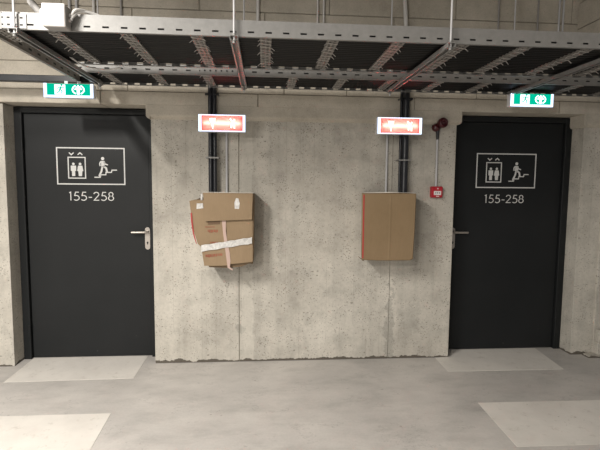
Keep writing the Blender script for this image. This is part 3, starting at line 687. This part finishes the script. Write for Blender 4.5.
td = MB(); td.slab([q1(202.8, 191.9, -0.291), q1(253, 192.4, -0.291), q1(253, 192.9, -0.03), q1(203, 192.6, -0.03)], 0.003); o = td.build('top_edge', M['card_lit'], B1); o['label'] = 'top of the torn box, coloured pale grey as if lit'  # box top paled in colour to look lit
sf = MB(); sf.slab([q1(188.8, 200.8, -0.267), q1(194.0, 199.6, -0.267), q1(200, 246, -0.267), q1(196.6, 243, -0.267), q1(193, 231, -0.267), q1(191, 219, -0.267)], 0.004); sf.build('side_flap', M['card'], B1)
rs = MB(); rs.slab([q1(189.9, 212.5, -0.2745), q1(191.3, 212.3, -0.2745), q1(192.0, 222, -0.2745), q1(193.2, 232, -0.2745), q1(195.8, 243, -0.2745), q1(195.2, 243.0, -0.2745), q1(192.0, 233, -0.2745), q1(190.4, 222, -0.2745)], 0.002); o = rs.build('red_stripe', M['redline'], B1); o['label'] = 'red stripe at the torn left side'
iv = MB(); iv.slab([q1(205, 262, -0.262), q1(208, 266.6, -0.262), q1(228, 267.4, -0.264), q1(241, 266.0, -0.262), q1(251.3, 261.8, -0.262), q1(251, 258, -0.262)], 0.004); iv.build('inner_flap', M['card_shaded'], B1)  # flap darkened in colour for the shade under the open box
dg = MB(); dg.slab([q1(207, 220, -0.2855), q1(219.5, 219.5, -0.2855), q1(219.5, 223.4, -0.2855), q1(207.5, 223.8, -0.2855)][::-1], 0.001); o = dg.build('gap_shade', M['ink'], B1)  # dark sheet painting the shade in the gap below the top flap
tp = MB()
N = 10
def band(P0, P1, hw, n, wob):
    m = MB(); up_ = []; dn = []
    for i in range(n + 1):
        t = i / n; u = P0[0] + (P1[0] - P0[0]) * t; v = P0[1] + (P1[1] - P0[1]) * t; y = P0[2] + (P1[2] - P0[2]) * t - 0.006 * math.sin(t * PI)
        w1 = hw + wob * math.sin(i * 2.1); w2 = hw + wob * math.cos(i * 1.7)
        up_.append(q1(u, v - w1, y)); dn.append(q1(u, v + w2, y))
    for i in range(n): m.slab([dn[i], dn[i + 1], up_[i + 1], up_[i]], 0.0018)
    return m
o = band((200.4, 247.3, -0.2895), (251.6, 239.3, -0.2885), 3.1, 12, 0.3).build('tape_band', M['tape'], B1); o['label'] = 'white tape band across the front'
pv = MB()
ll = [(221.3, 219.8, 225.3, 219.4, -0.2885), (222.2, 230, 225.2, 230, -0.288), (223.6, 242, 226.8, 241.5, -0.290), (225, 252, 229, 251.6, -0.290), (226, 260, 229.8, 260, -0.291), (226.8, 266.5, 229.2, 266, -0.292), (231.4, 269.2, 232.6, 268.6, -0.294)]
for a, d_ in zip(ll, ll[1:]): pv.slab([q1(d_[0], d_[1], d_[4]), q1(d_[2], d_[3], d_[4]), q1(a[2], a[3], a[4]), q1(a[0], a[1], a[4])], 0.0012)
o = pv.build('tape_strip', M['pink'], B1); o['label'] = 'pale pink tape strip hanging down the seam'
wp = MB(); wp.slab([q1(234.4, 208, -0.3005), q1(238.6, 208.2, -0.3005), q1(239.4, 203, -0.2995), q1(238, 198, -0.298), q1(235.8, 197.6, -0.298), q1(234, 202, -0.2995)], 0.002)
wp.build('tape_patch', M['tape'], B1)
w2 = MB(); w2.slab([q1(196, 208.6, -0.2805), q1(202.8, 207.8, -0.2825), q1(202.4, 203, -0.2825), q1(196.3, 203.2, -0.2795)], 0.002); w2.slab([q1(200.2, 200, -0.283), q1(202.0, 200, -0.2835), q1(202.0, 193.6, -0.2835), q1(200.4, 193.6, -0.283)], 0.002)
w2.build('tape_patch', M['tape'], B1)
ink = MB(); ri = random.Random(3)
def scribble(m, u0, u1, v, h, y, slope=0.0):
    u = u0
    while u < u1:
        wd = ri.uniform(0.7, 1.5); vv = v + (u - u0) * slope; hh = h * ri.uniform(0.7, 1.0)
        m.slab([q1(u, vv + hh, y), q1(u + wd * 0.8, vv + hh * 0.95, y), q1(u + wd * 0.7, vv, y), q1(u + 0.1, vv + hh * 0.1, y)], 0.0008); u += wd + ri.uniform(0.15, 0.5)
for a in ((204.3, 214.5, 225.6, 1.0, -0.2855), (207, 216.5, 228.6, 3.2, -0.2862), (209.6, 217, 240.6, 1.8, -0.2878), (204.6, 223.2, 253.2, 3.4, -0.2868, -0.08)):
    ink = MB(); scribble(ink, *a); o = ink.build('faded_print', M['redink'], B1); o['label'] = 'line of faded red printing'
B2 = empty('cardboard_box', (1.91, -0.14, 0.91), 'plain brown cardboard box with a red edge stripe, hung under the right red sign', 'box', 'cardboard boxes on the wall')
X0, X1, Z0, Z1 = 1.705, 2.138, 0.910, 1.449; YF = -0.28
c = MB(); T = 0.005
poly = [(X0 + 0.004, Z0 + 0.012), (X0 + 0.012, Z0 + 0.004), (X0 + 0.15, Z0 - 0.002), (X1 - 0.03, Z0 - 0.001), (X1 - 0.008, Z0 + 0.012), (X1 + 0.001, Z0 + 0.26), (X1 + 0.004, Z1 - 0.006), (X1, Z1), (X0 + 0.22, Z1 + 0.003), (X0 + 0.004, Z1), (X0, Z1 - 0.006)]
nf = len(poly); cxm = 0.5 * (X0 + X1)
# front face as upright facets with a soft crease down the middle, then the side walls going back to the wall
inner = [(x + (0.006 if x < cxm else -0.006), z + (0.006 if z < 1.18 else -0.006)) for x, z in poly]
V = [(x, YF, z) for x, z in inner] + [(x, YF + 0.007, z) for x, z in poly] + [(x + 0.045 * (cxm + 0.22 - x) / 0.43, -0.042, z) for x, z in poly]
F = [tuple(range(nf))] + [((i + 1) % nf, i, nf + i, nf + (i + 1) % nf) for i in range(nf)] + [(nf + (i + 1) % nf, nf + i, 2 * nf + i, 2 * nf + (i + 1) % nf) for i in range(nf)] + [tuple(reversed(range(2 * nf, 3 * nf)))]
c.add(V, F); c.build('box_body', M['card2'], B2)
cr = MB(); xx = 1.932
cr.add([(xx - 0.012, YF - 0.0005, Z0 + 0.012), (xx, YF - 0.0018, Z0 + 0.012), (xx + 0.010, YF - 0.0005, Z0 + 0.012), (xx - 0.010, YF - 0.0005, Z1 - 0.012), (xx + 0.002, YF - 0.0018, Z1 - 0.012), (xx + 0.012, YF - 0.0005, Z1 - 0.012)], [(0, 1, 4, 3), (1, 2, 5, 4)])
cr.build('folded_crease', M['card2'], B2)
rs = MB(); rs.box(X0 + 0.0065, X0 + 0.018, YF - 0.0012, YF - 0.0002, Z0 + 0.02, Z1 - 0.012); o = rs.build('red_stripe', M['redline'], B2); o['label'] = 'thin red stripe down the left edge'
pe = MB(); pe.slab([(X0 + 0.012, YF + 0.002, Z1 + 0.003), (X0 + 0.2, YF + 0.002, Z1 + 0.010), (X1 - 0.12, YF + 0.002, Z1 + 0.008), (X1 - 0.012, YF + 0.002, Z1 + 0.004), (X1 - 0.012, -0.12, Z1 + 0.004), (X0 + 0.012, -0.12, Z1 + 0.004)], 0.002)
o = pe.build('top_edge', M['card_lit'], B2); o['label'] = 'top of the brown box, coloured pale as if lit'  # light on the box top is put into its pale colour
tr2 = MB(); tr2.slab([(X0 - 0.02, -0.24, Z0 + 0.03), (X0 + 0.001, -0.262, Z0 + 0.018), (X0 + 0.03, -0.27, Z0 - 0.004), (X0 + 0.02, -0.25, Z0 - 0.004)], 0.002); tr2.build('loose_tape_end', M['ink'], B2)
bpy.context.view_layer.update()
